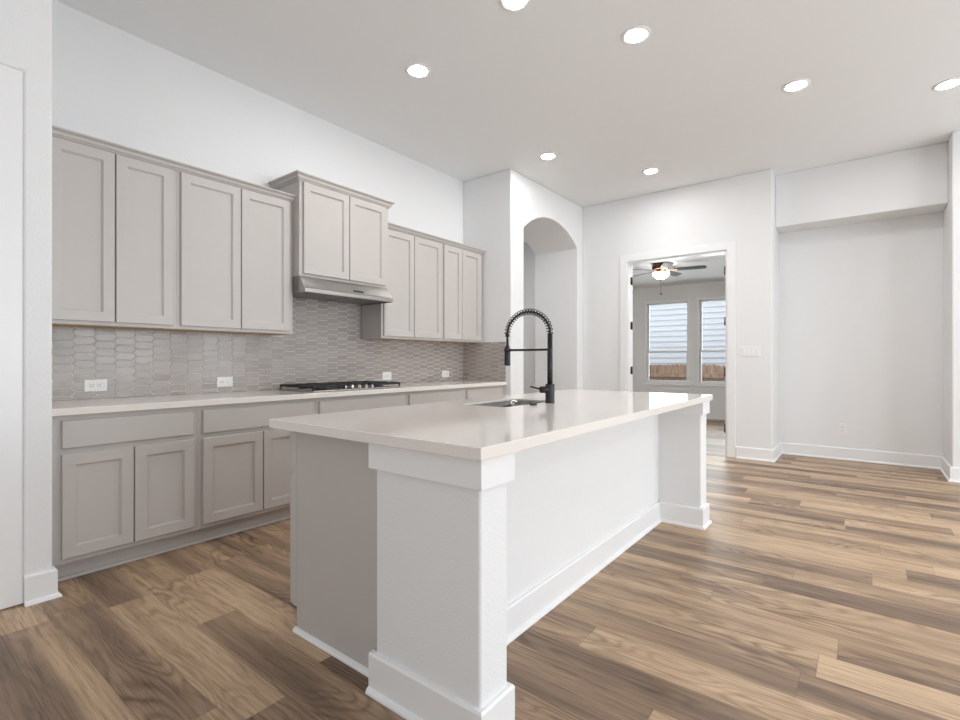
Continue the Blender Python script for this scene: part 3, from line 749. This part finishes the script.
for x, y, H_ in ((2.9, -0.8, H), (2.9, -2.9, H), (5.2, -2.9, H), (5.3, 4.75, 3.0), (7.15, 2.0, SH), (7.15, 3.7, SH), (7.15, 5.0, SH)):   # unseen fittings added to feed light into great room, hall and study
    t = thing('recessed_light', (x, y, H_), 'round recessed ceiling light added out of view to feed light into the rooms', 'ceiling light', 'added fill lights out of view')
    bm = bmesh.new(); lathe(bm, (x, y), [(0.098, H_ - 0.0005), (0.098, H_ - 0.004), (0.090, H_ - 0.008), (0.070, H_ - 0.006), (0.066, H_ - 0.0015), (0.066, H_ - 0.0005)], 32); obj('trim_ring', bm, M['trim'], t)
    bm = bmesh.new(); lathe(bm, (x, y), [(0.0, H_ - 0.004), (0.066, H_ - 0.0045), (0.066, H_ - 0.0012), (0, H_ - 0.001)], 32); obj('lens', bm, M['lens'], t)

# ------------------------------------------------------------------ ceiling fan in the study
FX, FY = 8.0, 2.556
t = thing('ceiling_fan', (FX, FY, SH), 'dark bladed ceiling fan with glowing bowl light, seen through the doorway', 'ceiling fan')
bm = bmesh.new(); lathe(bm, (FX, FY), [(0.125, SH - 0.001), (0.135, SH - 0.02), (0.135, SH - 0.085), (0.115, SH - 0.10), (0.06, SH - 0.105)], 36); obj('motor_housing', bm, M['bronze'], t)
bm = bmesh.new(); lathe(bm, (FX, FY), [(0.07, SH - 0.104), (0.085, SH - 0.115), (0.085, SH - 0.145), (0.10, SH - 0.15), (0.05, SH - 0.152)], 32); obj('light_fitter', bm, M['copper'], t)
bm = bmesh.new(); lathe(bm, (FX, FY), [(0.125, SH - 0.148), (0.128, SH - 0.156), (0.118, SH - 0.185), (0.09, SH - 0.218), (0.06, SH - 0.24), (0, SH - 0.248)], 36); obj('light_bowl', bm, M['bowl'], t)
bm = bmesh.new(); lathe(bm, (FX, FY), [(0.02, SH - 0.246), (0.022, SH - 0.255), (0.01, SH - 0.268), (0, SH - 0.27)], 16); obj('finial', bm, M['bronze'], t)
bm = bmesh.new(); tube(bm, [(FX, FY, SH - 0.268), (FX, FY, SH - 0.47)], 0.0022, 6); lathe(bm, (FX, FY), [(0.003, SH - 0.465), (0.014, SH - 0.485), (0.012, SH - 0.497), (0, SH - 0.50)], 12); obj('pull_chain', bm, M['bronze'], t)
for k in range(5):
    a = math.radians(-80 + 72 * k); ca, sa = math.cos(a), math.sin(a)
    zb = SH - 0.112
    def W(r, s, z): return (FX + ca * r - sa * s, FY + sa * r + ca * s, z)
    bm = bmesh.new()
    outline = [(0.19, -0.045), (0.30, -0.058), (0.58, -0.066), (0.645, -0.058), (0.66, -0.03), (0.66, 0.03), (0.645, 0.058), (0.58, 0.066), (0.30, 0.058), (0.19, 0.045)]
    A = [bm.verts.new(W(r, s_, zb + s_ * -0.2)) for r, s_ in outline]; B = [bm.verts.new(W(r, s_, zb + s_ * -0.2 + 0.006)) for r, s_ in outline]
    bm.faces.new(A); bm.faces.new(list(reversed(B)))
    for i in range(len(A)): bm.faces.new([A[i], A[(i + 1) % len(A)], B[(i + 1) % len(A)], B[i]])
    bl = obj('blade', bm, M['blade'], t)
    bm = bmesh.new()
    pts = [(0.08, -0.018), (0.16, -0.014), (0.24, -0.032), (0.24, 0.032), (0.16, 0.014), (0.08, 0.018)]
    A = [bm.verts.new(W(r, s_, zb - 0.007 + s_ * -0.2)) for r, s_ in pts]; B = [bm.verts.new(W(r, s_, zb - 0.001 + s_ * -0.2)) for r, s_ in pts]
    bm.faces.new(A); bm.faces.new(list(reversed(B)))
    for i in range(len(A)): bm.faces.new([A[i], A[(i + 1) % len(A)], B[(i + 1) % len(A)], B[i]])
    obj('blade_bracket', bm, M['copper'], bl)

# ------------------------------------------------------------------ outside the study windows
bm = bmesh.new(); box(bm, XS + 0.3, 20, -6, 14, -0.35, -0.25); struct(obj('ground', bm, M['ground']))
t = thing('neighboring_house', (14.0, 4.0, -0.25), 'pale lap-sided house wall outside the study windows, behind the fence', 'house')
bm = bmesh.new(); z = -0.25; e = 0.148
while z < 5.6:
    prism(bm, [(13.985, z), (14.0, z + e), (14.2, z + e), (14.2, z)] if False else [(13.972, z), (13.998, z + e), (14.2, z + e), (14.2, z)], 'x', 0, 1) if False else None
    A = [(13.968, z), (14.0, z + e), (14.2, z + e), (14.2, z)]
    prism(bm, A, 'y', -2.0, 11.0); z += e
obj('siding', bm, M['siding'], t)
t = thing('wooden_fence', (12.6, 4.0, -0.25), 'weathered brown picket fence low outside the study windows', 'fence')
for k in range(44):
    y = 1.6 + k * 0.105; z1 = 1.05 + random.uniform(-0.012, 0.012)
    bm = bmesh.new(); prism(bm, [(y, -0.25), (y + 0.099, -0.25), (y + 0.099, z1 - 0.025), (y + 0.075, z1), (y + 0.024, z1), (y, z1 - 0.025)], 'x', 12.60, 12.618); obj('picket', bm, M['fence'], t)
for z in (0.74, -0.05):
    boxo('rail', (12.53, 12.599, 1.55, 6.3, z, z + 0.09), M['fence'], t, 0.003)
daylight('daylight', (XS + 0.20, 2.7, 1.5), (0, PI / 2, 0), 1.7, 1.9, 58)
